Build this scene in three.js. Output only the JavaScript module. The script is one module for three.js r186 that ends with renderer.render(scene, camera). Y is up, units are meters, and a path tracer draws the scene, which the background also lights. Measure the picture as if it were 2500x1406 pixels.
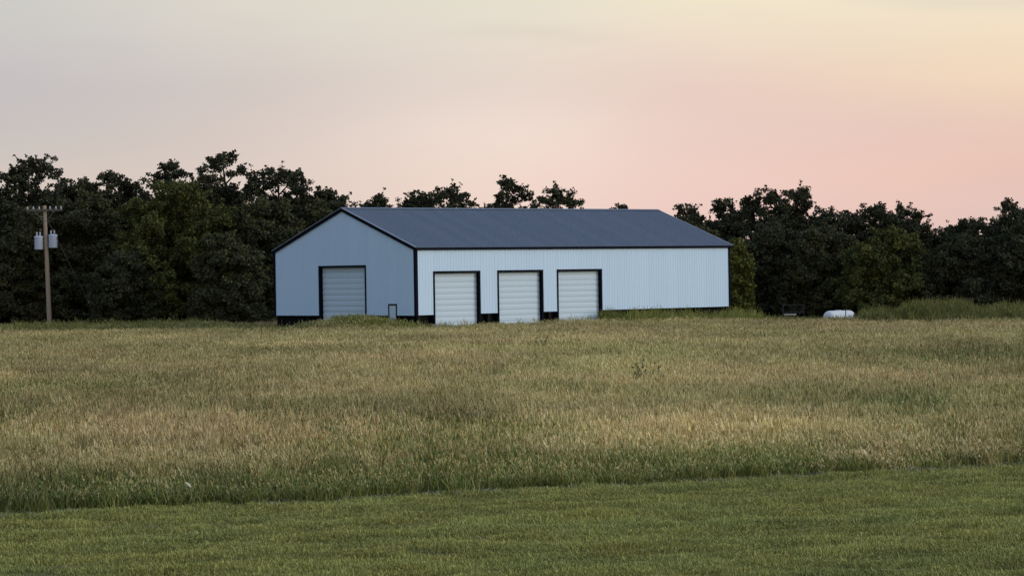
import * as THREE from 'three';
import { ImprovedNoise } from 'three/addons/math/ImprovedNoise.js';
import { mergeGeometries } from 'three/addons/utils/BufferGeometryUtils.js';

// ---------------------------------------------------------------- camera, sky, sun, exposure
const scene = new THREE.Scene();
const F = 6960;                                     // focal length in photograph pixels (2500 x 1406)
const camera = new THREE.PerspectiveCamera(2 * Math.atan(703 / F) * 180 / Math.PI, 2500 / 1406, 0.5, 4000);
camera.position.set(0, 2.87, 0);
camera.rotation.order = 'YXZ';
camera.rotation.set(-0.0052, 0, -0.0155);
camera.updateMatrixWorld(true);

const srgb = (r, g, b) => [r, g, b].map(v => { v /= 255; return v <= 0.04045 ? v / 12.92 : ((v + 0.055) / 1.055) ** 2.4; });
const mix = (a, b, t) => a + (b - a) * t;
const mix3 = (a, b, t) => [mix(a[0], b[0], t), mix(a[1], b[1], t), mix(a[2], b[2], t)];
const clamp = (v, a = 0, b = 1) => Math.min(b, Math.max(a, v));
const sstep = (a, b, v) => { const t = clamp((v - a) / (b - a)); return t * t * (3 - 2 * t); };

const SUN_AZ = 98, SUN_EL = 15;
const AZ = [-10.2, -5.2, 0, 3.7, 7.7, 10.2];
const EL = [0.8, 1.9, 2.8, 3.8, 5.5];
const SKY = [
  [[221, 203, 193], [224, 204, 193], [238, 212, 201], [236, 203, 193], [231, 197, 187], [224, 196, 189]],
  [[215, 200, 191], [222, 205, 195], [241, 216, 204], [238, 206, 195], [236, 200, 187], [232, 196, 183]],
  [[203, 196, 191], [217, 203, 195], [240, 220, 209], [235, 207, 196], [233, 203, 190], [234, 203, 187]],
  [[199, 193, 194], [212, 202, 196], [231, 215, 204], [234, 209, 196], [239, 214, 192], [242, 217, 190]],
  [[206, 204, 199], [221, 215, 204], [230, 223, 206], [240, 229, 204], [242, 229, 204], [243, 228, 203]],
].map(r => r.map(c => srgb(...c)));
function tableAt(xs, x) {
  x = clamp(x, xs[0], xs[xs.length - 1]);
  let i = 0; while (i < xs.length - 2 && x > xs[i + 1]) i++;
  const t = (x - xs[i]) / (xs[i + 1] - xs[i]);
  const idx = [Math.max(0, i - 1), i, i + 1, Math.min(xs.length - 1, i + 2)];
  const t2 = t * t, t3 = t2 * t;
  return [idx, [-.5 * t3 + t2 - .5 * t, 1.5 * t3 - 2.5 * t2 + 1, -1.5 * t3 + 2 * t2 + .5 * t, .5 * t3 - .5 * t2]];
}
const perlin = new ImprovedNoise();
function skyColor(az, el) {
  const [ia, wa] = tableAt(AZ, az), [ie, we] = tableAt(EL, el);
  const inn = [0, 0, 0];
  for (let j = 0; j < 4; j++) for (let i = 0; i < 4; i++) for (let k = 0; k < 3; k++) inn[k] += we[j] * wa[i] * SKY[ie[j]][ia[i]][k];
  const c = (1 + Math.cos((az - SUN_AZ) * Math.PI / 180)) / 2;
  const cold = [.34, .41, .55], mid = [.80, .67, .58], warm = [1.35, 1.0, .66];
  const hor = c < .45 ? mix3(cold, mid, sstep(0, .45, c)) : mix3(mid, warm, sstep(.45, 1, c));
  const zen = [.47, .65, .97].map(v => v * mix(.78, 1.25, c));
  const out = mix3(hor, zen, 1 - Math.exp(-Math.max(el, 0) / 20));
  const w = Math.max(sstep(10, 42, Math.abs(az)), sstep(5.5, 26, el));
  const col = mix3(inn, out, w);
  // thin stratus streaks, stretched along the horizon
  const n = perlin.noise(az * .09 + 3, el * .9 - az * -.06, 5.2) * .6 + perlin.noise(az * .25, el * 2.4 + az * .2, 9.7) * .4;
  const st = 1 + .03 * n - .10 * sstep(.25, .6, n) * sstep(4, 5, el) * (1 - sstep(9, 20, el));
  // one thin grey cloud bank, sloping gently down to the right
  const cb = (el - (5.36 - .064 * (az - 7.4) + .05 * perlin.noise(az * .8, 1.5, 2.2))) / .13, bank = Math.exp(-cb * cb) * sstep(5.6, 8.5, az) * (1 - sstep(24, 34, az));
  return col.map((v, k) => v * st * (1 - bank * [.10, .07, .02][k]));
}
{
  const W = 2048, H = 1024, d = new Float32Array(W * H * 4);
  for (let y = 0; y < H; y++) for (let x = 0; x < W; x++) {
    const el = ((y + .5) / H - .5) * 180, phi = ((x + .5) / W - .5) * 2 * Math.PI;
    const az = Math.atan2(Math.cos(phi), -Math.sin(phi)) * 180 / Math.PI;
    const c = skyColor(az, Math.max(el, 0)), o = (y * W + x) * 4;
    d[o] = c[0]; d[o + 1] = c[1]; d[o + 2] = c[2]; d[o + 3] = 1;
  }
  const t = new THREE.DataTexture(d, W, H, THREE.RGBAFormat, THREE.FloatType);
  t.mapping = THREE.EquirectangularReflectionMapping; t.magFilter = t.minFilter = THREE.LinearFilter; t.needsUpdate = true;
  scene.background = t; scene.environment = t;
}
const sun = new THREE.DirectionalLight(new THREE.Color().setRGB(1, .97, .93), 1.5);
{
  const a = SUN_AZ * Math.PI / 180, e = SUN_EL * Math.PI / 180;
  sun.position.set(Math.sin(a) * Math.cos(e) * 300, Math.sin(e) * 300, -100 - Math.cos(a) * Math.cos(e) * 300);
  sun.target.position.set(0, 0, -100);
  sun.castShadow = true; sun.shadow.radius = 45; sun.shadow.mapSize.set(4096, 4096);
  Object.assign(sun.shadow.camera, { left: -130, right: 130, top: 60, bottom: -60, near: 10, far: 700 });
  scene.add(sun, sun.target);
}
const renderer = new THREE.WebGLRenderer({ antialias: true });
renderer.setSize(1024, 575);
renderer.shadowMap.enabled = true;
renderer.toneMapping = THREE.LinearToneMapping;
renderer.toneMappingExposure = 1;

// ---------------------------------------------------------------- helpers
function rngOf(seed) { let a = seed >>> 0; return () => { a = a + 0x6D2B79F5 | 0; let t = Math.imul(a ^ a >>> 15, 1 | a); t = t + Math.imul(t ^ t >>> 7, 61 | t) ^ t; return ((t ^ t >>> 14) >>> 0) / 4294967296; }; }
const fbm = (x, y, s = 0) => perlin.noise(x, y, s) * .6 + perlin.noise(x * 2.1, y * 2.1, s + 4) * .28 + perlin.noise(x * 4.3, y * 4.3, s + 9) * .14;
const taken = {};
function numbered(name) { const k = taken[name] = (taken[name] ?? -1) + 1; return k ? `${name}_${String(k).padStart(3, '0')}` : name; }
function tag(o, label, category, group, kind) { o.userData.label = label; o.userData.category = category; if (group) o.userData.group = group; if (kind) o.userData.kind = kind; return o; }
function base(name, x, y, z, turn = 0) { const g = new THREE.Group(); g.name = numbered(name); g.position.set(x, y, z); g.rotation.y = turn; scene.add(g); return g; }
function part(name, geo, m, parent) { const o = new THREE.Mesh(geo, m); o.name = name; o.castShadow = o.receiveShadow = true; parent.add(o); return o; }
const mat = (r, g, b, rough = .9, extra = {}) => new THREE.MeshPhysicalMaterial({ color: new THREE.Color().setRGB(r, g, b), roughness: rough, specularIntensity: .35, ...extra });
// where a sight line through photograph pixel (px, py) is at a given depth from the camera
function at(px, py, depth) { return new THREE.Vector3((px - 1250) / F, (703 - py) / F, -1).multiplyScalar(depth).applyQuaternion(camera.quaternion).add(camera.position); }
const box = (w, h, d, x = 0, y = 0, z = 0) => new THREE.BoxGeometry(w, h, d).translate(x, y, z);
function boxTo(x0, x1, y0, y1, z0, z1) { return box(x1 - x0, y1 - y0, z1 - z0, (x0 + x1) / 2, (y0 + y1) / 2, (z0 + z1) / 2); }

// ---------------------------------------------------------------- ground
// the mown edge: depth of the line where lawn meets meadow
const edgeZ = x => 43.75 + .447 * x + .32 * perlin.noise(x * .35, 3.1, .5) + .16 * perlin.noise(x * 1.3, 7.7, .5) + .12 * perlin.noise(x * 3.9, 1.7, 2.5);
function groundY(x, z) {
  const D = -z;
  let y = -.5 - .3 * sstep(85, 158, D) - .22 * sstep(4, 18, x) * sstep(110, 165, D);
  const meadow = sstep(-1, 6, D - edgeZ(x));
  y += (.02 * perlin.noise(x * .5, z * .5, 1) + .055 * perlin.noise((x * .913 + D * .408) * .8, (D * .913 - x * .408) * 1.3, 11) + .02 * perlin.noise((x * .913 + D * .408) * 2.2, (D * .913 - x * .408) * 2.7, 13)) * (1 - meadow) + meadow * (.10 * perlin.noise(x * .05, z * .045, 2) + .05 * perlin.noise(x * .19, z * .16, 6));
  // soil heap against the gable wall
  const hx = (x + 9.4) / 3.6, hz = (D - 170.2) / 2.6;
  y += .8 * Math.exp(-hx * hx - hz * hz);
  // slight dip towards the tank
  const tx = (x - 23) / 9, tz = (D - 196) / 8;
  y -= .35 * Math.exp(-tx * tx - tz * tz);
  return y;
}
function noiseTexture(size, fn, scaleU) {
  const d = new Uint8Array(size * size * 4);
  for (let y = 0; y < size; y++) for (let x = 0; x < size; x++) { const c = fn(x / size, y / size), o = (y * size + x) * 4; for (let k = 0; k < 3; k++) d[o + k] = clamp(c[k]) * 255; d[o + 3] = 255; }
  const t = new THREE.DataTexture(d, size, size); t.wrapS = t.wrapT = THREE.RepeatWrapping; t.magFilter = THREE.LinearFilter; t.minFilter = THREE.LinearMipmapLinearFilter; t.generateMipmaps = true; t.colorSpace = THREE.SRGBColorSpace; t.repeat.set(scaleU, scaleU); t.needsUpdate = true; return t;
}
// tiling noise on a torus
const tnoise = (u, v, f, s) => { const a = u * 2 * Math.PI, b = v * 2 * Math.PI; return perlin.noise(Math.cos(a) * f + s, Math.sin(a) * f + Math.cos(b) * f, Math.sin(b) * f - s); };
const soilTex = noiseTexture(512, (u, v) => { const n = tnoise(u, v, 9, 1) * .5 + tnoise(u, v, 31, 2) * .5; return mix3([.30, .27, .17], [.42, .37, .24], n * .5 + .5); }, .25);
const turfTex = noiseTexture(512, (u, v) => { const n = tnoise(u, v, 11, 4) * .5 + tnoise(u, v, 37, 6) * .6; return mix3([.17, .21, .09], [.30, .34, .15], n * .5 + .5); }, .25);
function sheet(xs, zs, lift, inside) {
  const pos = [], uv = [], idx = [];
  for (const z of zs) for (const x of xs) { const X = typeof x === 'function' ? x(z) : x; pos.push(X, groundY(X, z) + lift, z); uv.push(X, z); }
  const n = xs.length;
  for (let j = 0; j < zs.length - 1; j++) for (let i = 0; i < n - 1; i++) { const a = j * n + i; idx.push(a, a + 1, a + n, a + 1, a + n + 1, a + n); }
  const g = new THREE.BufferGeometry(); g.setAttribute('position', new THREE.Float32BufferAttribute(pos, 3)); g.setAttribute('uv', new THREE.Float32BufferAttribute(uv, 2)); g.setIndex(idx);
  g.computeVertexNormals();
  const nn = g.attributes.normal; if (nn.getY(0) < 0) { g.setIndex(idx.map((_, k) => idx[k - k % 3 + [0, 2, 1][k % 3]])); g.computeVertexNormals(); }
  return g;
}
const range = (a, b, s) => { const r = []; for (let v = a; v < b; v += s) r.push(v); r.push(b); return r; };
{
  const xs = [-1500, -700, -300, -150, ...range(-80, 80, 1.6), 150, 300, 700, 1500];
  const zs = [400, 150, 40, 0, -15, ...range(-28, -240, -1e9).slice(0, 0), ...range(28, 230, 1.6).map(v => -v), -320, -600, -1500];
  const g = part('ground', sheet(xs, zs, 0), mat(1, 1, 1, .97, { map: soilTex }), scene);
  tag(g, 'bare earth and thatch below the tall meadow grass', 'ground', null, 'structure');
  // lawn sheet, its far border follows the mown edge
  const cols = range(-26, 26, .3), pos = [], uv = [], idx = [], rows = 120;
  for (let j = 0; j <= rows; j++) for (const x of cols) { const D = j ? mix(14, edgeZ(x), j / rows) : -20; pos.push(x, groundY(x, -D) + .006, -D); uv.push(x, -D); }
  const n = cols.length; for (let j = 0; j < rows; j++) for (let i = 0; i < n - 1; i++) { const a = j * n + i; idx.push(a, a + 1, a + n, a + 1, a + n + 1, a + n); }
  const lg = new THREE.BufferGeometry(); lg.setAttribute('position', new THREE.Float32BufferAttribute(pos, 3)); lg.setAttribute('uv', new THREE.Float32BufferAttribute(uv, 2)); lg.setIndex(idx); lg.computeVertexNormals();
  tag(part('lawn', lg, mat(1, 1, 1, .95, { map: turfTex }), scene), 'mown green turf bordering the tall meadow', 'lawn', null, 'structure');
}

// ---------------------------------------------------------------- barn
{
  const U = 43.7 * Math.PI / 180, L = 28, W = 13.4, SK = 1.24, EV = 5.3, RG = 7.8, Y0 = -.8;
  const corner = at(1015, 700, 170);
  const barn = base('metal_barn', corner.x, Y0, corner.z, U);
  tag(barn, 'long pale blue metal barn with dark roof and four roll-up doors', 'barn');
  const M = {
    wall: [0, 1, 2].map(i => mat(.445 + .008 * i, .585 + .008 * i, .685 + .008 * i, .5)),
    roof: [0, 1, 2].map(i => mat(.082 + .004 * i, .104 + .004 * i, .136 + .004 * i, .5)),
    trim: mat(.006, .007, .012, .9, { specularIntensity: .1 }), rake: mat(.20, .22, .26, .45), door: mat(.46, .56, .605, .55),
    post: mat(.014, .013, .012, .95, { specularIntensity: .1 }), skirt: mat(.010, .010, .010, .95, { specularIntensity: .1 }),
  };
  // a prism over a closed (x, z) outline, from y0 to top(x)
  function prism(outline, y0, top) {
    const v2 = outline.map(p => new THREE.Vector2(p[0], p[1])), tris = THREE.ShapeUtils.triangulateShape(v2, []);
    const pos = []; const P = (p, y) => pos.push(p[0], y, p[1]);
    const ccw = !THREE.ShapeUtils.isClockWise(v2);
    for (let i = 0; i < outline.length; i++) {
      let a = outline[i], b = outline[(i + 1) % outline.length]; if (ccw) [a, b] = [b, a];
      P(a, y0); P(b, y0); P(b, top(b[0])); P(a, y0); P(b, top(b[0])); P(a, top(a[0]));
    }
    for (const [i, j, k] of tris) { const a = outline[i], b = outline[ccw ? k : j], c = outline[ccw ? j : k]; P(a, top(a[0])); P(b, top(b[0])); P(c, top(c[0])); P(a, y0); P(c, y0); P(b, y0); }
    const g = new THREE.BufferGeometry(); g.setAttribute('position', new THREE.Float32BufferAttribute(pos, 3)); g.computeVertexNormals(); return g;
  }
  // ribbed sheet outline between x0 and x1, ribs 0.2286 m apart standing out along +z
  function ribbed(x0, x1, h = .010) {
    const pts = [[x0, -.012]], P = .2286; pts.push([x0, 0]);
    for (let k = 0; k * P < x1 - x0; k++) {
      const c = x0 + .1133 + k * P; if (c + .036 > x1 - .004) continue;
      pts.push([c - .034, 0], [c - .014, h], [c + .014, h], [c + .034, 0]);
    }
    pts.push([x1, 0], [x1, -.012]); return pts;
  }
  const rp = rngOf(5);
  // wall of sheets along local x of a holder, openings = [x0, x1, top]
  function wall(parent, len, y0, top, openings, apex) {
    let cuts = range(0, len, .9144); if (apex) cuts.push(apex);
    for (const [a, b] of openings) cuts.push(a, b);
    cuts = [...new Set(cuts.map(v => +v.toFixed(4)))].sort((a, b) => a - b);
    for (let i = 0; i < cuts.length - 1; i++) {
      const a = cuts[i], b = cuts[i + 1]; if (b - a < .02) continue;
      const op = openings.find(o => a >= o[0] - .001 && b <= o[1] + .001);
      part('wall_panel', prism(ribbed(a + .001, b - .001), op ? op[2] : y0, top), M.wall[Math.floor(rp() * 3)], parent);
    }
  }
  const side = [[1.42, 5.24], [6.72, 10.6], [11.85, 15.83]].map(([a, b]) => [a, b, 3.83]);
  // wall groups share the barn's frame: long side faces +z, gable (x = 0) faces -x
  const flat = () => EV, gab = x => EV + (RG - EV - .06) * (1 - Math.abs(x - W / 2) / (W / 2));
  const hold = (name, x, z, turn) => { const g = new THREE.Group(); g.name = name; g.position.set(x, 0, z); g.rotation.y = turn; barn.add(g); return g; };
  const wLong = hold('long_wall', 0, 0, 0); wall(wLong, L, SK, flat, side);
  // gable holder: local x runs from far-left corner to near corner, local z = -barn x
  const wGab = hold('gable_wall', 0, -W, -Math.PI / 2);
  const gx = t => W - t;
  const gDoor = [gx(9.0), gx(4.55), 4.27], gHatch = [gx(2.5), gx(1.75), 1.92];
  wall(wGab, W, SK - .01, gab, [gDoor, gHatch], W / 2);
  wall(hold('rear_wall', L, -W, Math.PI), L, SK, flat, []);
  wall(hold('far_gable_wall', L, 0, Math.PI / 2), W, SK, gab, [], W / 2);
  wLong.userData.label = 'lighter long wall with three roll-up doors';
  wGab.userData.label = 'bluer gable wall with one roll-up door';

  // roll-up doors, recessed, each of curved slats
  function door(parent, x0, x1, top, depth, m, label) {
    const d = new THREE.Group(); d.name = 'roll_up_door'; if (label) d.userData.label = label; parent.add(d);
    const slatH = .35, cs = [];
    for (let k = 0; k <= 6; k++) { const t = k / 6; cs.push([.028 * Math.pow(Math.sin(Math.PI * (.06 + t * .88)), .7), t * slatH]); }
    const mk = h => { // outline in (z, y) extruded along x
      const pos = [], pts = [[-.02, 0], ...cs.map(([z, y]) => [z, y * h / slatH]), [-.02, h]];
      const a = x0 + .1, b = x1 - .1;
      for (let i = 0; i < pts.length - 1; i++) { const [z0, ya] = pts[i], [z1, yb] = pts[i + 1]; pos.push(a, ya, z0, b, ya, z0, b, yb, z1, a, ya, z0, b, yb, z1, a, yb, z1); }
      pos.push(a, h, -.02, b, 0, -.02, a, 0, -.02, a, h, -.02, b, h, -.02, b, 0, -.02);
      const g = new THREE.BufferGeometry(); g.setAttribute('position', new THREE.Float32BufferAttribute(pos, 3)); g.computeVertexNormals(); return g;
    };
    const g = mk(slatH - .006);
    for (let y = .02; y < top; y += slatH) { const s = part('slat', y + slatH > top ? mk(Math.max(.05, top - y)) : g, m, d); s.position.set(0, y, -depth); }
    // frame: header, two jambs with their returns into the recess
    const f = .095;
    part('header', boxTo(x0 - .02, x1 + .02, top - f, top + .03, -depth - .03, .034), M.trim, d);
    part('jamb', boxTo(x0 - .02, x0 + f, -.1, top - f, -depth - .03, .032), M.trim, d);
    part('jamb', boxTo(x1 - f, x1 + .02, -.1, top - f, -depth - .03, .032), M.trim, d);
  }
  side.forEach(o => door(barn, o[0], o[1], o[2], .24, M.door));
  const gd = new THREE.Group(); gd.name = 'gable_door'; gd.position.copy(wGab.position); gd.rotation.copy(wGab.rotation); barn.add(gd);
  { const tmp = new THREE.Group(); door(tmp, gDoor[0], gDoor[1], gDoor[2], .24, M.door); for (const c of [...tmp.children[0].children]) gd.add(c); }
  gd.userData.label = 'roll-up door in the gable end';
  const hd = new THREE.Group(); hd.name = 'access_door'; hd.position.copy(wGab.position); hd.rotation.copy(wGab.rotation); hd.userData.label = 'small pale door with thin dark frame'; barn.add(hd);
  part('door_leaf', boxTo(gHatch[0] + .07, gHatch[1] - .07, -.05, gHatch[2] - .08, -.03, .006), M.door, hd);
  part('jamb', boxTo(gHatch[0] - .01, gHatch[0] + .07, -.05, gHatch[2] - .08, -.05, .03), M.trim, hd);
  part('jamb', boxTo(gHatch[1] - .07, gHatch[1] + .01, -.05, gHatch[2] - .08, -.05, .03), M.trim, hd);
  part('header', boxTo(gHatch[0] - .01, gHatch[1] + .01, gHatch[2] - .08, gHatch[2] + .01, -.05, .032), M.trim, hd);
  part('door_handle', boxTo(gHatch[0] + .12, gHatch[0] + .16, .75, .87, .006, .05), M.trim, hd);

  // roof sheets: built upright, then laid on each slope
  const OV = .09, X0 = -.04, X1 = L + .2, slope = Math.atan2(RG - EV, W / 2), len = (W / 2 + OV) / Math.cos(slope);
  const roof = new THREE.Group(); roof.name = 'roof'; barn.add(roof);
  const cuts = range(X0, X1, .9144);
  for (const s of [0, 1]) for (let i = 0; i < cuts.length - 1; i++) {
    if (cuts[i + 1] - cuts[i] < .03) continue;
    const g = prism(ribbed(cuts[i], cuts[i + 1], .026), 0, () => len);
    g.translate(0, -len, 0).rotateX(-(Math.PI / 2 - slope));
    if (s) { g.rotateY(Math.PI); g.translate(X0 + X1, 0, -W / 2); } else g.translate(0, 0, -W / 2);
    g.translate(0, RG + .02, 0);
    part('roof_panel', g, M.roof[Math.floor(rp() * 3)], roof);
  }
  for (const s of [1, -1]) { const g = box(X1 - X0 + .04, .02, .24, 0, 0, .115).rotateX(slope).scale(1, 1, s); if (s < 0) { const ix = g.index.array; for (let i = 0; i < ix.length; i += 3) { const t = ix[i + 1]; ix[i + 1] = ix[i + 2]; ix[i + 2] = t; } g.computeVertexNormals(); } part('ridge_cap', g.translate((X0 + X1) / 2, RG + .062, -W / 2), M.roof[1], roof); }
  // rake boards on both gables: dark fascia with a thin paler cap strip
  for (const x of [X0, X1]) for (const s of [1, -1]) {
    const l = len + .02, o = s > 0 ? slope : -slope;
    const fas = box(.05, .165, l, 0, -.112, s * l / 2).rotateX(o).translate(x + (x < 0 ? -.026 : .026), RG + .02, -W / 2);
    part('rake_board', fas, M.trim, roof);
    const cap = box(.10, .035, l, 0, .012, s * l / 2).rotateX(o).translate(x + (x < 0 ? -.02 : .02), RG + .03, -W / 2);
    part('rake_cap', cap, M.rake, roof);
    if (x > 0) part('soffit', box(.2, .02, l - .1, 0, -.1, s * l / 2).rotateX(o).translate(x + (x < 0 ? .1 : -.1), RG + .0, -W / 2), M.trim, roof);
  }
  const ey = RG - Math.sin(slope) * len;
  for (const s of [0, 1]) {
    const z = s ? -W - OV : OV, q = s ? -1 : 1;
    part('eave_board', boxTo(X0, X1, ey - .13, ey + .005, Math.min(z, z + q * .05), Math.max(z, z + q * .05)), M.trim, roof);
    part('soffit', boxTo(X0, X1, ey - .13, ey - .11, Math.min(s ? -W - .02 : .03, z), Math.max(s ? -W - .02 : .03, z)), M.trim, roof);
  }
  // corner trims
  const c = .15, e = .032;
  const ctop = EV - .02;
  const cornerTrim = (x, z, sx, sz) => {
    part('corner_trim', mergeGeometries([
      boxTo(Math.min(x, x + sx * c), Math.max(x, x + sx * c), SK - .05, ctop, Math.min(z, z - sz * e), Math.max(z, z - sz * e)),
      boxTo(Math.min(x, x - sx * e), Math.max(x, x - sx * e), SK - .05, ctop, Math.min(z - sz * e, z + sz * c), Math.max(z - sz * e, z + sz * c))]), M.trim, barn);
  };
  cornerTrim(0, 0, 1, -1); cornerTrim(0, -W, 1, 1); cornerTrim(L, 0, -1, -1); cornerTrim(L, -W, -1, 1);
  // dark boards set back below the sheets, between the doors
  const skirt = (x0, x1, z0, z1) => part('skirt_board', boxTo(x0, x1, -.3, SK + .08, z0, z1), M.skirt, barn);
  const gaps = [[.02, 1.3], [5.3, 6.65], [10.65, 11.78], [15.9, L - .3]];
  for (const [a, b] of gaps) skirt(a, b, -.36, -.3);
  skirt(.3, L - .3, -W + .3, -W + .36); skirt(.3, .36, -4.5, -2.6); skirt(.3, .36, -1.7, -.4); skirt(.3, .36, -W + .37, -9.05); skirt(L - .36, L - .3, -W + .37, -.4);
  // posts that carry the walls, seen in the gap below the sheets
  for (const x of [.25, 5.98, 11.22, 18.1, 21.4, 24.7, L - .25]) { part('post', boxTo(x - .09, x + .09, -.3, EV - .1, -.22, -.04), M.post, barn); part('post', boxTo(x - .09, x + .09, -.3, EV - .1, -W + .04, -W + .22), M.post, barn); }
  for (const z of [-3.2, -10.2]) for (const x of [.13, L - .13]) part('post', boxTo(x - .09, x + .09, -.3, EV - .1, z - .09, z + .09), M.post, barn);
}

// ---------------------------------------------------------------- trees
const leafMat = new THREE.MeshPhysicalMaterial({ color: 0xffffff, roughness: .9, specularIntensity: .12, vertexColors: true });
const barkMat = mat(.045, .037, .028, .95);
function tube(pts, r0, r1, sides = 5) {
  const pos = [], idx = [], n = pts.length;
  for (let i = 0; i < n; i++) {
    const d = pts[Math.min(n - 1, i + 1)].clone().sub(pts[Math.max(0, i - 1)]).normalize();
    const a = Math.abs(d.y) < .9 ? new THREE.Vector3(0, 1, 0) : new THREE.Vector3(1, 0, 0), u = a.cross(d).normalize(), v = d.clone().cross(u), r = mix(r0, r1, i / (n - 1));
    for (let k = 0; k < sides; k++) { const t = k / sides * 2 * Math.PI; pos.push(pts[i].x + r * (u.x * Math.cos(t) + v.x * Math.sin(t)), pts[i].y + r * (u.y * Math.cos(t) + v.y * Math.sin(t)), pts[i].z + r * (u.z * Math.cos(t) + v.z * Math.sin(t))); }
  }
  for (let i = 0; i < n - 1; i++) for (let k = 0; k < sides; k++) { const a = i * sides + k, b = i * sides + (k + 1) % sides; idx.push(a, b, a + sides, b, b + sides, a + sides); }
  const g = new THREE.BufferGeometry(); g.setAttribute('position', new THREE.Float32BufferAttribute(pos, 3)); g.setIndex(idx); g.computeVertexNormals(); return g;
}
function leafCloud(clumps, rng, leaf, tone) {
  // clumps: [x, y, z, radius, count]
  let n = 0; for (const c of clumps) n += c[4];
  const pos = new Float32Array(n * 12), col = new Float32Array(n * 12), idx = new Uint32Array(n * 6);
  const a = new THREE.Vector3(), b = new THREE.Vector3(), m = new THREE.Vector3(); let q = 0;
  for (const [cx, cy, cz, r, cnt] of clumps) {
    const ct = .8 + rng() * .45, cw = rng();
    for (let i = 0; i < cnt; i++) {
      a.set(rng() * 2 - 1, rng() * 2 - 1, rng() * 2 - 1).normalize(); const rr = r * Math.pow(rng(), .45) * (.75 + .45 * rng());
      const px = cx + a.x * rr, py = cy + a.y * rr * .75, pz = cz + a.z * rr;
      a.set(rng() * 2 - 1, rng() * 2 - 1.15, rng() * 2 - 1).normalize(); b.set(rng() * 2 - 1, rng() * 2 - 1, rng() * 2 - 1).cross(a).normalize(); m.copy(a).cross(b);
      const s = leaf * (.55 + .9 * rng()), w = s * (.28 + .2 * rng()), o = q * 12, lift = s * .12;
      const V = [[0, 0, 0], [.45, 1, 1], [1, 0, 0], [.5, -1, 1]];
      V.forEach(([t, sd, l], k) => { pos[o + k * 3] = px + a.x * s * (t - .5) + b.x * w * sd + m.x * lift * l; pos[o + k * 3 + 1] = py + a.y * s * (t - .5) + b.y * w * sd + m.y * lift * l; pos[o + k * 3 + 2] = pz + a.z * s * (t - .5) + b.z * w * sd + m.z * lift * l; });
      const v = ct * (.75 + .5 * rng()), y = cw * .5 + rng() * .5;
      const c = [tone[0] * v * (.85 + .4 * y), tone[1] * v, tone[2] * v * (1.1 - .35 * y)];
      for (let k = 0; k < 4; k++) for (let j = 0; j < 3; j++) col[o + k * 3 + j] = c[j];
      idx.set([q * 4, q * 4 + 1, q * 4 + 2, q * 4, q * 4 + 2, q * 4 + 3], q * 6); q++;
    }
  }
  const g = new THREE.BufferGeometry(); g.setAttribute('position', new THREE.BufferAttribute(pos, 3)); g.setAttribute('color', new THREE.BufferAttribute(col, 3)); g.setIndex(new THREE.BufferAttribute(idx, 1));
  const flat = g; flat.computeVertexNormals(); return flat;
}
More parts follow.
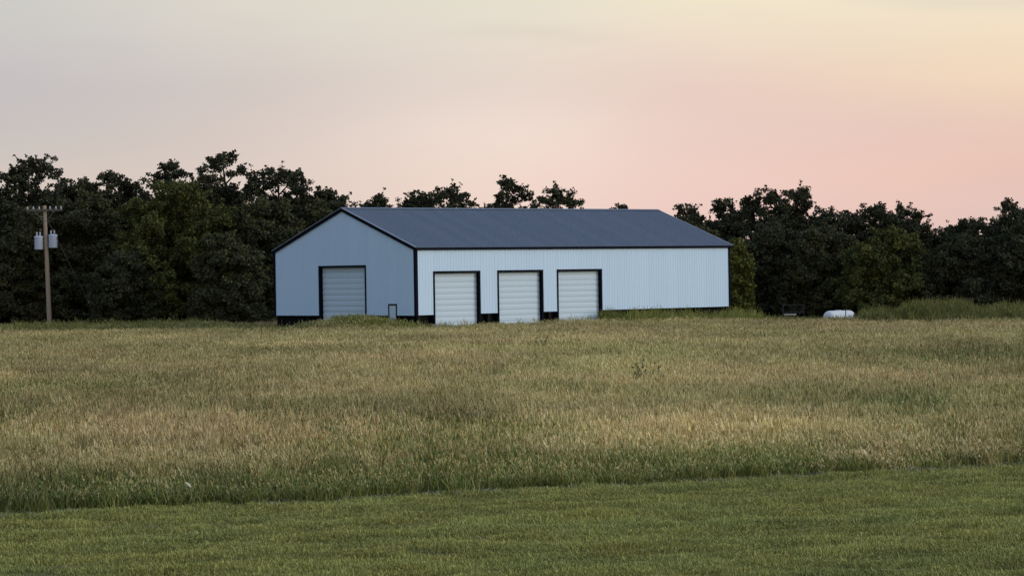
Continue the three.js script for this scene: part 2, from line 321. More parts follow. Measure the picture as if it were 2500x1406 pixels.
// style 'open': limbs carrying separate leaf clumps; style 'dense': foliage to the ground
function tree(seed, px, topPy, widthPx, depth, style, label, group, tone = [.036, .044, .02], opt = {}) {
  const rng = rngOf(seed * 7919 + 13), top = at(px, topPy, depth), gy = groundY(top.x, top.z), h = top.y - gy, dense = style === 'dense', R = widthPx / 2 / F * depth * (dense ? 1 : 1.12);
  const root = base(dense ? 'leafy_thicket_tree' : 'woodland_tree', top.x, gy, top.z);
  tag(root, label, 'tree', group);
  const lean = new THREE.Vector3((rng() - .5) * .5, 0, (rng() - .5) * .5);
  const trunkTop = h * (dense ? .7 : .85), tp = [];
  const axis = y => { const t = y / trunkTop; return new THREE.Vector3(lean.x * t + .25 * Math.sin(t * 5 + seed) * t, y, lean.z * t); };
  for (let i = 0; i <= 6; i++) tp.push(axis(mix(-.2, trunkTop, i / 6)));
  const r0 = h * (dense ? .014 : .02), limbs = [], clumps = [];
  // boughs: masses of foliage of different size and height; the gaps between them stay open
  const nb = opt.boughs ?? (dense ? 34 : 30), phase = rng() * 6.28, cy = h * (dense ? .42 : .58), ry = h - cy, boughs = [];
  for (let i = 0; i < nb; i++) {
    const v = 1 - 1.75 * (i + .3 + .5 * rng()) / nb, ang = phase + i * 2.4 + (rng() - .5) * .9, hz = Math.sqrt(Math.max(0, 1 - v * v)), inner = i % 4 === 3 ? .5 : 1;
    const br = (dense ? .34 : .33) * R * (.6 + .65 * rng()) + .22, k = inner * (.78 + .34 * rng());
    const wide = dense ? (v < 0 ? 1 : Math.pow(hz, .6)) : (v < 0 ? .96 : Math.pow(hz, .75));
    const e = new THREE.Vector3(Math.cos(ang) * Math.max(0, R * k - br * .6) * wide, 0, Math.sin(ang) * Math.max(0, R * k - br * .6) * wide * .95);
    e.y = v > 0 ? cy + (ry - br * .72) * v * (.8 + .2 * k) * (inner < 1 ? .75 : 1) : cy + cy * v * 1.1;
    if (i === 0) e.set(lean.x, h - br * .7, lean.z);
    e.x += lean.x * e.y / h; e.z += lean.z * e.y / h;
    e.y = Math.max(e.y, br * .45); boughs.push([e, br]);
    const rad = Math.hypot(e.x, e.z), s = axis(clamp(e.y - rad * .6 - .4, h * .1, trunkTop));
    const mid = s.clone().lerp(e, .5).add(new THREE.Vector3((rng() - .5) * .5, .25 * rng(), (rng() - .5) * .5));
    limbs.push(tube([s, mid, e], r0 * .3, .02, 4));
  }
  for (const [e, br] of boughs) {
    const n = Math.round((opt.fill ?? (dense ? 15 : 13)) * Math.max(.7, br * br)) + 4;
    for (let k = 0; k < n; k++) {
      const a = new THREE.Vector3(rng() * 2 - 1, rng() * 1.7 - .7, rng() * 2 - 1).normalize().multiplyScalar(br * Math.pow(rng(), dense ? .5 : .62)); a.y *= .72;
      const c = e.clone().add(a), cr = (dense ? .26 : .18) + .24 * rng(); c.y = Math.max(c.y, cr * .4);
      clumps.push([c.x, c.y, c.z, cr, Math.round((dense ? 330 : 300) * cr * cr) + 9]);
      if (!dense && k % 3 === 0) limbs.push(tube([e, e.clone().lerp(c, .6).add(new THREE.Vector3(0, .08, 0)), c], .022, .008, 3));
      // loose sprigs standing out of the outline
      if (rng() < (dense ? .1 : .16)) { const f = c.clone().addScaledVector(a.clone().setLength(1), .25 + .25 * rng()); f.y += .05 + .25 * rng(); clumps.push([f.x, Math.max(.2, f.y), f.z, .13 + .07 * rng(), 7], [(f.x + c.x) / 2, Math.max(.2, (f.y + c.y) / 2), (f.z + c.z) / 2, .1, 5]); limbs.push(tube([c, c.clone().lerp(f, .5), f], .012, .005, 3)); }
    }
  }
  part('trunk', mergeGeometries([tube(tp, r0, r0 * .25, 8), ...limbs]), barkMat, root);
  part('crown', leafCloud(clumps, rng, opt.leaf ?? .175, tone), leafMat, root);
  return root;
}
const gBack = 'tall trees along the back of the wood', gThick = 'bushy trees at the edge of the meadow';
const dk = [.042, .047, .027], gr = [.072, .080, .026], md = [.056, .060, .030];
// tall back row, left of the barn
tree(1, 85, 374, 235, 206, 'open', 'tall broad tree rising above the utility pole', gBack, dk);
tree(2, -40, 432, 200, 205, 'open', 'tall tree at the outer end of the wood past the utility pole', gBack, dk);
tree(3, 250, 413, 150, 208, 'open', 'narrow tall tree between the pole and the rounded thicket', gBack, dk);
tree(4, 335, 437, 120, 208, 'open', 'lower slim tree beside a taller feathery one', gBack, dk);
tree(5, 415, 390, 130, 208, 'open', 'feathery tall tree with a loose top above the rounded thicket', gBack, dk);
tree(6, 562, 367, 180, 207, 'open', 'tallest tree with a gappy two-lobed crown', gBack, dk);
tree(7, 690, 402, 165, 206, 'open', 'wide tree with loose twiggy top left of the barn gable', gBack, dk);
tree(8, 800, 450, 160, 205, 'open', 'medium tree just behind the barn gable peak', gBack, dk);
tree(9, 160, 455, 200, 210, 'open', 'shorter tree filling the gap behind the utility pole', gBack, dk);
tree(10, 480, 450, 190, 212, 'open', 'shorter tree filling in beside the tallest tree', gBack, dk);
// behind the barn roof
tree(11, 905, 472, 125, 230, 'open', 'small thin-topped tree peeking over the gable end of the roof ridge', gBack, dk);
tree(12, 1005, 464, 115, 228, 'open', 'small tree with open gaps over the roof ridge', gBack, dk);
tree(13, 1110, 448, 185, 226, 'open', 'wide dense tree standing over the middle of the roof ridge', gBack, dk);
tree(14, 1240, 429, 122, 226, 'open', 'tallest tree showing over the roof ridge', gBack, dk);
tree(15, 1350, 454, 150, 226, 'open', 'spreading low tree over the roof ridge beside the tallest one there', gBack, dk);
tree(16, 1525, 497, 95, 232, 'open', 'tree whose tip barely clears the roof ridge', gBack, dk);
// right of the barn
tree(17, 1668, 498, 135, 214, 'open', 'tree over the sloping far end of the barn roof', gBack, dk);
tree(18, 1775, 482, 135, 213, 'open', 'dark tree beside the far end of the barn', gBack, dk);
tree(19, 1875, 454, 175, 213, 'open', 'tallest tree on the tank side of the barn', gBack, dk);
tree(20, 1945, 456, 85, 214, 'open', 'spindly tree with bare twigs at its top', gBack, dk);
tree(21, 2025, 505, 160, 210, 'open', 'medium tree above the white tank', gBack, dk);
tree(22, 2120, 493, 170, 208, 'open', 'broad tree with feathery tips behind the yellow-green thicket', gBack, dk);
tree(23, 2215, 499, 120, 208, 'open', 'round-headed tree at the end of the taller row', gBack, dk);
tree(24, 2300, 545, 170, 212, 'open', 'low tree in the dip of the skyline', gBack, dk);
tree(25, 2385, 525, 165, 206, 'open', 'tree climbing out of the dip in the skyline', gBack, dk);
tree(26, 2475, 489, 160, 203, 'open', 'tall loose tree past the dip in the skyline', gBack, dk);
tree(27, 2590, 500, 150, 203, 'open', 'tall tree at the outer end of the wood past the weeds', gBack, dk);
// front row of bushy trees
tree(41, 60, 500, 240, 199.5, 'dense', 'dark thicket behind the utility pole', gThick, md);
tree(42, -110, 480, 230, 200, 'dense', 'dark thicket at the outer end past the pole', gThick, md);
tree(43, 210, 462, 190, 201, 'dense', 'upright thicket between pole and rounded thicket', gThick, md);
tree(44, 440, 436, 330, 197, 'dense', 'big rounded green thicket dome left of the barn', gThick, gr);
tree(45, 660, 478, 230, 196, 'dense', 'dark thicket behind the gable wall', gThick, md);
tree(46, 800, 492, 160, 204, 'dense', 'thicket hidden behind the gable peak', gThick, md);
tree(47, 560, 560, 170, 191, 'dense', 'low thicket between dome and gable wall', gThick, md);
tree(48, 300, 610, 170, 193, 'dense', 'low dark thicket beside the guy wire', gThick, dk);
tree(49, 1700, 545, 160, 208, 'dense', 'thicket showing past the sloping end of the roof', gThick, md);
tree(50, 1800, 588, 76, 198.5, 'dense', 'small yellow-green bush at the far corner of the barn', gThick, [.085, .092, .024]);
tree(51, 1885, 540, 220, 204, 'dense', 'dark broad thicket between barn and tank', gThick, dk);
tree(52, 2010, 545, 190, 203, 'dense', 'dark thicket directly behind the white tank', gThick, md);
tree(53, 2165, 550, 235, 199, 'dense', 'yellow-green domed thicket right behind the tank', gThick, gr);
tree(54, 2350, 572, 220, 198, 'dense', 'dark thicket behind the tall weeds', gThick, dk);
tree(55, 2490, 545, 200, 197, 'dense', 'dark tall thicket at the weed bank', gThick, dk);
tree(56, 2640, 545, 200, 198, 'dense', 'dark thicket at the outer end past the weeds', gThick, dk);
tree(61, 20, 470, 260, 217, 'dense', 'dark thicket deep behind the utility pole', gThick, dk);
tree(62, 230, 465, 240, 218, 'dense', 'dark thicket deep behind the rounded green dome', gThick, dk);
tree(63, 520, 452, 260, 216, 'dense', 'dark thicket deep under the tallest tree', gThick, dk);
tree(64, 740, 476, 240, 216, 'dense', 'dark thicket deep behind the gable peak', gThick, dk);
tree(65, 1960, 528, 260, 217, 'dense', 'dark thicket deep behind the tank and barn end', gThick, dk);
tree(66, 2200, 535, 260, 216, 'dense', 'dark thicket deep behind the yellow-green dome', gThick, dk);
tree(67, 2440, 548, 260, 214, 'dense', 'dark thicket deep behind the weed bank', gThick, dk);
tree(68, -170, 470, 240, 217, 'dense', 'dark thicket deep past the outer end by the pole', gThick, dk);
// shaded scrub under the wood: an uncountable mass
{
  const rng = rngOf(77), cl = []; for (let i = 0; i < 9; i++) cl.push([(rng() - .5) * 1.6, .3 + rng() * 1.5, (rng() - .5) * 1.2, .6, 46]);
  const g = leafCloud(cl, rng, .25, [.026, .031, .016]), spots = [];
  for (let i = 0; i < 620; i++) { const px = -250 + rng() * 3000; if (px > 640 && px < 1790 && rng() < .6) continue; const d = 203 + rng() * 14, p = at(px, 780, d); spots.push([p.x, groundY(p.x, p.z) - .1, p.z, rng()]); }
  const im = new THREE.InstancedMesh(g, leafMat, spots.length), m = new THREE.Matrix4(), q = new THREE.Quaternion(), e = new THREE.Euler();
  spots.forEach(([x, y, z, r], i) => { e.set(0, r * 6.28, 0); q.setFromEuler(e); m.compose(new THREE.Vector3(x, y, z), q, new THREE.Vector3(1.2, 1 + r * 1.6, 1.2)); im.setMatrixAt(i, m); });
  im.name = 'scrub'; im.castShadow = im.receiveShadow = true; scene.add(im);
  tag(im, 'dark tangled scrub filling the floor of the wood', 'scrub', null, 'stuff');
}

// ---------------------------------------------------------------- utility pole
{
  const D = 196, foot = at(120, 800, D), topP = at(107, 502, D), gy = groundY(foot.x, foot.z);
  const h = topP.y - gy, p = base('utility_pole', foot.x, gy, foot.z);
  tag(p, 'leaning wooden utility pole with two pale transformers', 'utility pole');
  const wood = mat(.32, .25, .17, .9), can = mat(.42, .45, .50, .45), metal = mat(.12, .12, .125, .6), porcelain = mat(.42, .42, .41, .5);
  const dx = topP.x - foot.x, P = y => new THREE.Vector3(dx * y / h, y, 0);
  part('shaft', tube([-.4, 1, 2.5, 4, 5.5, 7, h].filter((v, i, a) => i === a.length - 1 || v < h).map(P), 0.175, .125, 12), wood, p);
  const yc = h - .32;
  part('crossarm', box(2.5, .12, .1).rotateZ(.0).translate(P(yc).x, yc, .16), mat(.10, .09, .075, .9), p);
  for (const x of [-1.15, -.75, -.35, .4, .8, 1.15]) part('insulator', new THREE.LatheGeometry([[0, 0], [.05, 0], [.07, .05], [.035, .09], [.06, .13], [.03, .2], [0, .21]].map(a => new THREE.Vector2(...a)), 10).translate(P(yc).x + x, yc + .06, .16), porcelain, p);
  for (const s of [-1, 1]) part('arm_brace', tube([new THREE.Vector3(P(yc).x + s * .7, yc - .05, .2), P(yc - .75).add(new THREE.Vector3(s * .1, 0, .14))], .018, .018, 5), metal, p);
  for (const [s, y] of [[-1, h - 3.02], [1, h - 2.92]]) {
    const t = new THREE.Group(); t.name = 'transformer'; t.position.copy(P(y + .4)).add(new THREE.Vector3(s * .49, -.4, .06)); p.add(t);
    part('tank', new THREE.LatheGeometry([[0, 0], [.27, 0], [.3, .03], [.3, .8], [.32, .82], [.32, .88], [.27, .93], [0, .96]].map(a => new THREE.Vector2(...a)), 20), can, t);
    for (const bx of [-.12, .1]) part('bushing', new THREE.LatheGeometry([[0, 0], [.06, 0], [.075, .05], [.045, .1], [.075, .15], [.045, .2], [.07, .25], [.03, .33], [0, .35]].map(a => new THREE.Vector2(...a)), 10).translate(bx, .88, .04), porcelain, t);
    part('bracket', box(.16, .08, .12, -s * .31, .62, -.02), metal, t); part('bracket', box(.16, .08, .12, -s * .31, .2, -.02), metal, t);
  }
  const a = at(112, 523, D), b = at(251, 792, D - 1); b.y = groundY(b.x, b.z);
  const A = a.clone().sub(p.position), B = b.clone().sub(p.position); A.z = 0; A.x = P(A.y).x;
  part('guy_wire', tube([A, B], .016, .016, 5), mat(.075, .07, .06, .7), p);
  part('guy_guard', tube([B.clone().lerp(A, .26), B], .035, .035, 6), mat(.38, .35, .25, .7), p);
}

// ---------------------------------------------------------------- tank, post, gate frame, low slab beside the wood
{
  const D = 190, a = at(2050, 764, D), gy = groundY(a.x, a.z), R = .48;
  const t = base('propane_tank', a.x, gy, a.z, .78);
  tag(t, 'white horizontal gas tank half sunk in meadow grass', 'tank');
  const white = mat(.52, .54, .53, .5), dark = mat(.05, .05, .055, .7), half = 1.38, prof = [];
  const cy = at(2050, 758, D).y - gy - R;
  for (let i = 0; i <= 8; i++) { const q = i / 8 * Math.PI / 2; prof.push(new THREE.Vector2(R * Math.sin(q), -half + .36 - .36 * Math.cos(q))); }
  for (let i = 8; i >= 0; i--) { const q = i / 8 * Math.PI / 2; prof.push(new THREE.Vector2(R * Math.sin(q), half - .36 + .36 * Math.cos(q))); }
  part('shell', new THREE.LatheGeometry(prof, 28).rotateZ(Math.PI / 2).translate(0, cy, 0), white, t);
  for (const x of [-.8, .8]) { part('leg', boxTo(x - .1, x + .1, -.1, cy - R + .12, -.3, -.12), dark, t); part('leg', boxTo(x - .1, x + .1, -.1, cy - R + .12, .12, .3), dark, t); }
  part('dome_lid', new THREE.CylinderGeometry(.2, .22, .1, 18).translate(-.1, cy + R - .02, 0), white, t);
  const b = at(2066, 770, D - 2.2), by = groundY(b.x, b.z), top = at(2066, 754, D - 2.2).y;
  const p = base('marker_post', b.x, by, b.z); tag(p, 'thin dark post standing in front of the white tank', 'post');
  part('stake', new THREE.CylinderGeometry(.03, .035, top - by + .2, 8).translate(0, (top - by) / 2 - .1, 0), dark, p); part('cap', new THREE.CylinderGeometry(.045, .045, .05, 8).translate(0, top - by, 0), dark, p);
  const c = at(2089, 768, D), cy2 = groundY(c.x, c.z), q = base('meter_post', c.x, cy2, c.z); tag(q, 'short black post with a box next to the tank end', 'post');
  part('stake', boxTo(-.05, .05, -.2, .95, -.05, .05), dark, q); part('box', boxTo(-.11, .11, .62, .98, -.1, .1), dark, q);
}
{
  const D = 199, m = mat(.045, .047, .042, .95), l = at(1912, 770, D), gy = groundY(l.x, l.z), r = at(1964, 770, D), top = at(1938, 743, D).y - gy;
  const g = base('pipe_gate', (l.x + r.x) / 2, gy, l.z, .12); tag(g, 'faint grey pipe gate among weeds between barn and tank', 'gate');
  const w = (r.x - l.x) / 2;
  for (const x of [-w, w]) part('upright', new THREE.CylinderGeometry(.05, .05, top + .2, 8).translate(x, top / 2 - .1, 0), m, g);
  for (const y of [top - .05, top * .66, top * .36]) part('rail', new THREE.CylinderGeometry(.032, .032, 2 * w, 8).rotateZ(Math.PI / 2).translate(0, y, 0), m, g);
  part('brace', tube([new THREE.Vector3(w, top - .05, .02), new THREE.Vector3(w * .35, top * .36, .02)], .03, .03, 6), m, g);
  const s = at(1930, 770, 186), sy = groundY(s.x, s.z), ty = at(1930, 766.5, 186).y - sy, o = base('plank', s.x, sy, s.z, .1);
  tag(o, 'pale weathered plank lying above the grass left of the tank', 'plank');
  part('board', boxTo(-.4, .4, ty - .07, ty + .01, -.12, .12), mat(.33, .33, .28, .85), o); for (const x of [-.28, .28]) part('support', boxTo(x - .06, x + .06, -.1, ty - .07, -.1, .1), mat(.1, .09, .07, .9), o);
}

// ---------------------------------------------------------------- grasses
function Strip() { this.pos = []; this.col = []; this.idx = []; }
Strip.prototype.ribbon = function (pts, w, c) { // pts: [Vector3...], w: half widths, last one may be 0
  const s = this.pos.length / 3, n = pts.length;
  const dir = new THREE.Vector3(-(pts[n - 1].z - pts[0].z), 0, pts[n - 1].x - pts[0].x); if (dir.lengthSq() < 1e-8) dir.set(1, 0, 0); dir.normalize();
  pts.forEach((p, i) => { this.pos.push(p.x - dir.x * w[i], p.y, p.z - dir.z * w[i], p.x + dir.x * w[i], p.y, p.z + dir.z * w[i]); this.col.push(...c, ...c); });
  for (let i = 0; i < n - 1; i++) { const a = s + i * 2; this.idx.push(a, a + 1, a + 3, a, a + 3, a + 2); }
};
Strip.prototype.geometry = function () { const g = new THREE.BufferGeometry(); g.setAttribute('position', new THREE.Float32BufferAttribute(this.pos, 3)); g.setAttribute('color', new THREE.Float32BufferAttribute(this.col, 3)); g.setIndex(this.idx); g.computeVertexNormals(); return g; };
function tuft(seed, o) {
  const rng = rngOf(seed), S = new Strip(), pick = a => { const c = a[Math.floor(rng() * a.length)], v = .8 + .4 * rng(); return c.map(k => k * v); };
  for (let i = 0; i < o.blades; i++) {
    const a = rng() * 6.283, r = o.rad * Math.sqrt(rng()), b = rng() * 6.283, h = o.h * (.55 + .6 * rng()), out = h * (.15 + o.bend * rng()), x = Math.cos(a) * r, z = Math.sin(a) * r;
    const P = (t, k) => new THREE.Vector3(x + Math.cos(b) * out * k, h * t, z + Math.sin(b) * out * k), w = o.w * (.7 + .6 * rng());
    S.ribbon([P(0, 0), P(.55, .3), P(.85 + .12 * rng(), .72), P(.92 - .2 * rng() * o.bend, 1)], [w, w * .9, w * .6, w * .1], pick(o.cols));
  }
  for (let i = 0; i < (o.stems ?? 0); i++) {
    const a = rng() * 6.283, r = o.rad * Math.sqrt(rng()), b = rng() * 6.283, h = o.sh * (.55 + .55 * rng()), out = h * (.06 + .5 * rng()), x = Math.cos(a) * r, z = Math.sin(a) * r;
    const P = (t, k) => new THREE.Vector3(x + Math.cos(b) * out * k, h * t, z + Math.sin(b) * out * k), c = pick(o.heads);
    S.ribbon([P(0, 0), P(.6, .35), P(.9, .8)], [.003, .0028, .002], c.map((v, k) => v * [.85, .95, .9][k]));
    const hl = .06 + .07 * rng(), hw = o.hw * (.6 + .8 * rng()), d = new THREE.Vector3(Math.cos(b) * .45, 1 - rng() * .5, Math.sin(b) * .45).normalize(), s = P(.88, .77), q = k => s.clone().addScaledVector(d, hl * k);
    S.ribbon([q(0), q(.35), q(.7), q(1)], [.002, hw, hw * .75, .001], c);
    const t = S.pos.length; S.ribbon([q(0), q(.35), q(.7), q(1)], [.002, hw, hw * .75, .001], c); // second, crossed plane of the head
    for (let k = t; k < S.pos.length; k += 3) { const cx = s.x + d.x * hl * .5, cz = s.z + d.z * hl * .5, X = S.pos[k] - cx, Z = S.pos[k + 2] - cz; S.pos[k] = cx - Z; S.pos[k + 2] = cz + X; }
  }
  return S.geometry();
}
const grassMat = new THREE.MeshPhysicalMaterial({ color: 0xffffff, roughness: .9, specularIntensity: .15, vertexColors: true });
const TAN = [[.48, .39, .20], [.40, .33, .16], [.54, .45, .25], [.35, .28, .145]], OLIVE = [[.26, .245, .095], [.32, .29, .12], [.21, .21, .08]], GREEN = [[.135, .175, .05], [.175, .20, .06], [.11, .145, .045]];
function scatter(name, label, category, geos, spots) {
  // spots: [x, z, turn, scaleXZ, scaleY, r, g, b]; one object per grass kind, shapes alternate between its children
  const g = new THREE.Group(); g.name = name; scene.add(g); tag(g, label, category, null, 'stuff');
  const m = new THREE.Matrix4(), q = new THREE.Quaternion(), e = new THREE.Euler(), c = new THREE.Color(), P = new THREE.Vector3(), S = new THREE.Vector3();
  geos.forEach((geo, k) => {
    const mine = spots.filter((_, i) => i % geos.length === k), im = new THREE.InstancedMesh(geo, grassMat, mine.length);
    mine.forEach((s, i) => { e.set((s[8] ?? 0), s[2], (s[9] ?? 0)); q.setFromEuler(e); m.compose(P.set(s[0], groundY(s[0], s[1]) - .01, s[1]), q, S.set(s[3], s[4], s[3])); im.setMatrixAt(i, m); im.setColorAt(i, c.setRGB(s[5], s[6], s[7])); });
    im.name = 'tuft'; im.userData.kind = 'stuff'; im.castShadow = im.receiveShadow = true; g.add(im);
  });
}
// is the point under the barn
const bc = at(1015, 700, 170), cu = Math.cos(43.7 * Math.PI / 180), su = Math.sin(43.7 * Math.PI / 180);
function inBarn(x, z, pad) { const dx = x - bc.x, dz = z - bc.z, lx = dx * cu - dz * su, lz = dx * su + dz * cu; return lx > -pad && lx < 28 + pad && lz < pad && lz > -13.4 - pad; }
function barnDist(x, z) { const dx = x - bc.x, dz = z - bc.z, lx = dx * cu - dz * su, lz = dx * su + dz * cu; return Math.hypot(Math.max(0, -lx, lx - 28), Math.max(0, lz, -13.4 - lz)); }
// how green the growth is: patches of other species, greener by the mown edge and round the barn
const bump = (x, z, cx, D, rx, rz) => Math.exp(-(((x - cx) / rx) ** 2) - (((-z - D) / rz) ** 2));
function greenness(x, z) {
  const D = -z, e = D - edgeZ(x);
  let g = .20 + 1.0 * fbm(x * .10 + 3, z * .055, 1.3) + .5 * fbm(x * .5, z * .3, 8.1) + .14 * sstep(4, 14, -x) * (1 - sstep(110, 160, D));
  g += .36 * (1 - sstep(0, 4, e)) + .17 * (1 - sstep(4, 26, e));
  g += .9 * bump(x, z, -25, 176, 12, 6) + .8 * bump(x, z, -15.5, 168, 4, 4) + .8 * bump(x, z, 13, 152, 5, 7) + .5 * bump(x, z, 5, 66, 4.5, 8) + .35 * bump(x, z, -3.5, 58, 4, 6);
  g += .7 * (1 - sstep(1, 4.5, barnDist(x, z))) * (x > 3.5 || x < -5 ? 1 : .15);
  g -= .35 * sstep(100, 160, D);
  return g;
}
{
  const rng = rngOf(2024), dry = [], leafy = [];
  const bands = [[39, 56, 26], [56, 80, 17], [80, 115, 11], [115, 150, 8], [150, 200, 6]];
  for (const [d0, d1, dens] of bands) {
    const hw1 = d1 * .205 + 4, n = Math.round((d1 - d0) * 2 * hw1 * dens);
    for (let i = 0; i < n; i++) {
      const D = mix(d0, d1, rng()), x = (rng() * 2 - 1) * hw1; if (Math.abs(x) > D * .205 + 4) continue;
      const e = D - edgeZ(x); if (e < .02 + .3 * rng() * rng()) continue;
      const z = -D; if (inBarn(x, z, .25)) continue;
      const g = greenness(x, z) + (rng() - .5) * .5, pat = fbm(x * .16, z * .07, 21) , v = 1 + .6 * pat + .4 * fbm(x * .55, z * .28, 31) + .28 * bump(x, z, 3.5, 100, 9, 45) + .3 * bump(x, z, 4, 50, 3, 4);
      const flatn = sstep(.12, .4, fbm(x * .22 + 40, z * .2, 90)) * .75, fa = fbm(x * .05, z * .05, 95) * 9;
      const hs = (1 + .35 * fbm(x * .12, z * .12, 40) + .4 * fbm(x * .7, z * .6, 44) + .15 * (rng() - .5)) * (.6 + .4 * sstep(0, 3.2, e)), big = mix(1, 1.5, sstep(60, 150, D));
      const hue = fbm(x * .07 + 9, z * .05, 61) + .6 * fbm(x * .3, z * .2, 71);
      if (g < .36) dry.push([x, z, rng() * 6.28, big, hs * (.85 + .34 * rng()), .965 * v * (1 + .14 * hue), .955 * v, .82 * v * (1 + .16 * hue), (rng() - .5) * .3 + Math.sin(fa) * flatn, (rng() - .5) * .3 + Math.cos(fa) * flatn]);
      else leafy.push([x, z, rng() * 6.28, big, hs * (.85 + .3 * rng()), v * (.98 + .13 * hue), v, .84 * v * (1 - .1 * pat), (rng() - .5) * .35 + Math.sin(fa) * flatn, (rng() - .5) * .35 + Math.cos(fa) * flatn]);
    }
  }
  scatter('dry_meadow_grass', 'tall tan meadow grass in seed covering the field', 'grass',
    [1, 2, 3, 4].map(s => tuft(s * 31, { blades: 36, stems: 30, rad: .26, h: .43, sh: .56, w: .005, bend: .75, hw: .0075, cols: [...OLIVE, ...OLIVE, TAN[1], TAN[3]], heads: TAN })), dry);
  scatter('green_meadow_grass', 'leafy green patches of meadow grass by lawn and barn', 'grass',
    [1, 2, 3, 4].map(s => tuft(s * 57 + 3, { blades: 40, stems: 8, rad: .24, h: .46, sh: .58, w: .0065, bend: .55, hw: .009, cols: [...GREEN, ...GREEN, ...OLIVE], heads: [...TAN, ...OLIVE] })), leafy);
  console.log('meadow', dry.length, leafy.length);
}
{ // tall rank weeds below the wood and beside the barn
  const rng = rngOf(99), s = [];
  const add = (n, px0, px1, d0, d1, h, k) => { for (let i = 0; i < n; i++) { const px = mix(px0, px1, rng()), D = mix(d0, d1, rng()), p = at(px, 780, D); if (inBarn(p.x, p.z, .3)) continue; const v = .7 + .5 * rng(), ed = Math.min(1, .45 + Math.min(px - px0, px1 - px) / (px1 - px0) * 2.4), hh = h * ed * (.6 + .6 * rng()) * (.75 + .5 * (fbm(p.x * .25, p.z * .2, 3) + .5)); s.push([p.x, p.z, rng() * 6.28, 1.4, hh, v * k[0], v * k[1], v * k[2], (rng() - .5) * .2, (rng() - .5) * .2]); } };
  add(900, 2120, 2640, 175, 191, 2.0, [.72, .72, .6]); add(1300, 2170, 2420, 178, 190, 2.5, [.72, .72, .6]); add(700, 2380, 2640, 178, 190, 2.2, [.72, .72, .6]); add(350, 2090, 2200, 178, 190, 2.0, [.72, .72, .6]);
  add(700, 1790, 2130, 180, 195, 1.25, [.75, .75, .65]);
  add(1500, -150, 660, 178, 192, 1.45, [.85, .85, .7]);
  add(520, 785, 1060, 166.5, 171.5, .95, [1.1, 1.12, .85]);
  const alongWall = (n, x0, x1, z0, z1, h, k) => { for (let i = 0; i < n; i++) { const lx = mix(x0, x1, rng()), lz = mix(z0, z1, rng()), v = .7 + .5 * rng(); s.push([bc.x + lx * cu + lz * su, bc.z - lx * su + lz * cu, rng() * 6.28, 1.1, h * (.45 + .8 * rng()) * (1 + .6 * fbm(lx * .5, lz, 4)), v * k[0], v * k[1], v * k[2], (rng() - .5) * .25, (rng() - .5) * .25]); } };
  alongWall(560, 15.6, 29.2, .25, 2.4, 1.8, [1.05, 1.08, .8]); alongWall(60, 15.4, 16.6, .2, 1.2, 1.9, [1, 1, .8]);
  alongWall(60, 1.5, 15, .3, 2, 1.35, [1.1, 1.05, .85]); alongWall(120, -1.6, -.3, -14, -9, 1.0, [.8, .8, .65]);
  scatter('rank_weeds', 'taller green weeds along the foot of the wood and barn', 'weeds',
    [1, 2, 3].map(k => tuft(k * 91 + 7, { blades: 42, stems: 9, rad: .25, h: .5, sh: .58, w: .008, bend: .5, hw: .009, cols: [...GREEN, ...OLIVE], heads: [OLIVE[1], TAN[1], GREEN[1]] })), s);
}
{ // mown turf
  const rng = rngOf(4242), s = [], clip = [];
  for (let i = 0; i < 80000; i++) {
    const D = mix(27, 52, rng()), x = (rng() * 2 - 1) * (D * .19 + 2.5), e = edgeZ(x) - D; if (e < -.15) continue;
    // rows left by the mower run along the mown edge
    const along = x * .913 + D * .408, across = D * .913 - x * .408;
    const row = fbm(along * .3, across * .95, 3), pat = fbm(x * .35, D * .2, 17), fine = fbm(along * 1.5, across * 1.7, 29);
    if (fine + row * .6 < -.34 && rng() < .55) continue;
    const v = 1 + .5 * row + .35 * pat + .5 * fine, yel = .5 + .5 * fbm(x * .6, D * .6, 55);
    s.push([x, -D, rng() * 6.28, 1 + .3 * rng(), Math.max(.35, .95 + .7 * row + 1.3 * fine + .7 * pat + .4 * rng()) , v * (.88 + .3 * yel), v, v * (.95 - .2 * yel), (rng() - .5) * .3, (rng() - .5) * .3]);
  }
  scatter('lawn_grass', 'short mown green grass blades of the lawn', 'grass',
    [1, 2, 3, 4].map(k => tuft(k * 13 + 1, { blades: 34, rad: .13, h: .055, w: .0045, bend: .9, cols: [[.222, .236, .072], [.27, .277, .09], [.185, .20, .062], [.315, .29, .115]] })), s);
  // cut stalks lying along the edge
  const S = new Strip(), r2 = rngOf(8); for (let i = 0; i < 14; i++) { const a = r2() * 6.28, l = .12 + .25 * r2(), x = (r2() - .5) * .5, z = (r2() - .5) * .25, y = .03 + .05 * r2(), c = r2() < .5 ? [.30, .285, .18] : [.18, .19, .10]; S.ribbon([new THREE.Vector3(x, y, z), new THREE.Vector3(x + Math.cos(a) * l * .5, y + .05 * r2(), z + Math.sin(a) * l * .5), new THREE.Vector3(x + Math.cos(a) * l, y - .02, z + Math.sin(a) * l)], [.004, .005, .001], c); }
  for (let x = -13; x < 14; x += .16) { if (fbm(x * .3, 2, 2) < -.12) continue; const X = x + rng() * .2, D = edgeZ(X) - .28 * rng() + .08; clip.push([X, -D, rng() * 6.28, 1, 1, 1, 1, 1]); }
  scatter('cut_stalks', 'loose pale cut stalks strewn along the mown edge', 'grass clippings', [S.geometry()], clip);
}
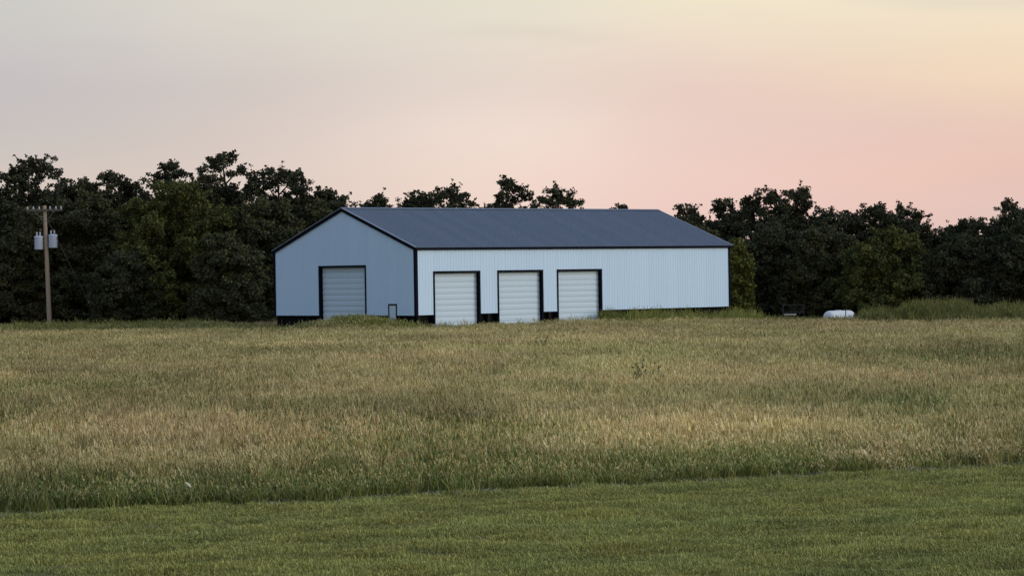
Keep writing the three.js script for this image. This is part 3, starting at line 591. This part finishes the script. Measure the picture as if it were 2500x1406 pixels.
{ // single weeds standing out of the meadow
  const rng = rngOf(314), wm = mat(.10, .12, .05, .9);
  const weed = (px, py, D, h, label) => {
    const p = at(px, py, D), gy = groundY(p.x, p.z), o = base('tall_weed', p.x, gy, p.z, rng() * 6); tag(o, label, 'weed', 'tall weeds in the meadow');
    const st = [], lv = new Strip(), n = 9;
    for (let i = 0; i < n; i++) {
      const a = rng() * 6.28, l = h * (i ? .55 + .35 * rng() : 1), sp = i ? .34 : .05, q = t => new THREE.Vector3(Math.cos(a) * sp * t * l, l * t, Math.sin(a) * sp * t * l);
      st.push(tube([q(0), q(.5), q(1)], .009, .004, 4));
      for (let k = 0; k < 22; k++) { const t = .3 + .7 * rng(), b = rng() * 6.28, s = q(t), ll = .05 + .1 * (1.1 - t) + .04 * rng(); lv.ribbon([s, s.clone().add(new THREE.Vector3(Math.cos(b) * ll * .5, ll * .5, Math.sin(b) * ll * .5)), s.clone().add(new THREE.Vector3(Math.cos(b) * ll, ll * .55, Math.sin(b) * ll))], [.005, .019, .002], [1, 1, 1]); }
    }
    part('stems', mergeGeometries(st), wm, o); part('leaves', lv.geometry(), wm, o);
  };
  weed(1572, 960, 76, 1.12, 'tallest dark weed with a spire standing in the meadow'); weed(1606, 955, 77, .84, 'shorter dark weed close beside the spired one');
  weed(1320, 850, 118, .9, 'small dark weed in front of the middle barn doors');
  // a pale dry leaf caught in the front of the tall grass
  const D = 41.6, p = at(458, 1183, D), gy = groundY(p.x, p.z), o = base('dry_leaf', p.x, gy, p.z);
  tag(o, 'pale curled dry leaf caught on a stalk at the meadow front', 'leaf');
  const y = p.y - gy; part('stalk', tube([new THREE.Vector3(.06, -.02, 0), new THREE.Vector3(.05, y * .6, 0), new THREE.Vector3(.015, y - .03, .01)], .004, .003, 5), mat(.35, .3, .18), o);
  const L = new THREE.SphereGeometry(1, 14, 10); { const a = L.attributes.position; for (let i = 0; i < a.count; i++) { const t = a.getY(i); a.setXYZ(i, a.getX(i) * .022 * (1 - .35 * t * t) - .02 * t, t * .055, a.getZ(i) * .012 + .012 * t * t); } L.computeVertexNormals(); }
  part('blade', L.rotateZ(.45).translate(0, y, .01), mat(.62, .56, .42, .8), o);
}
renderer.render(scene, camera);
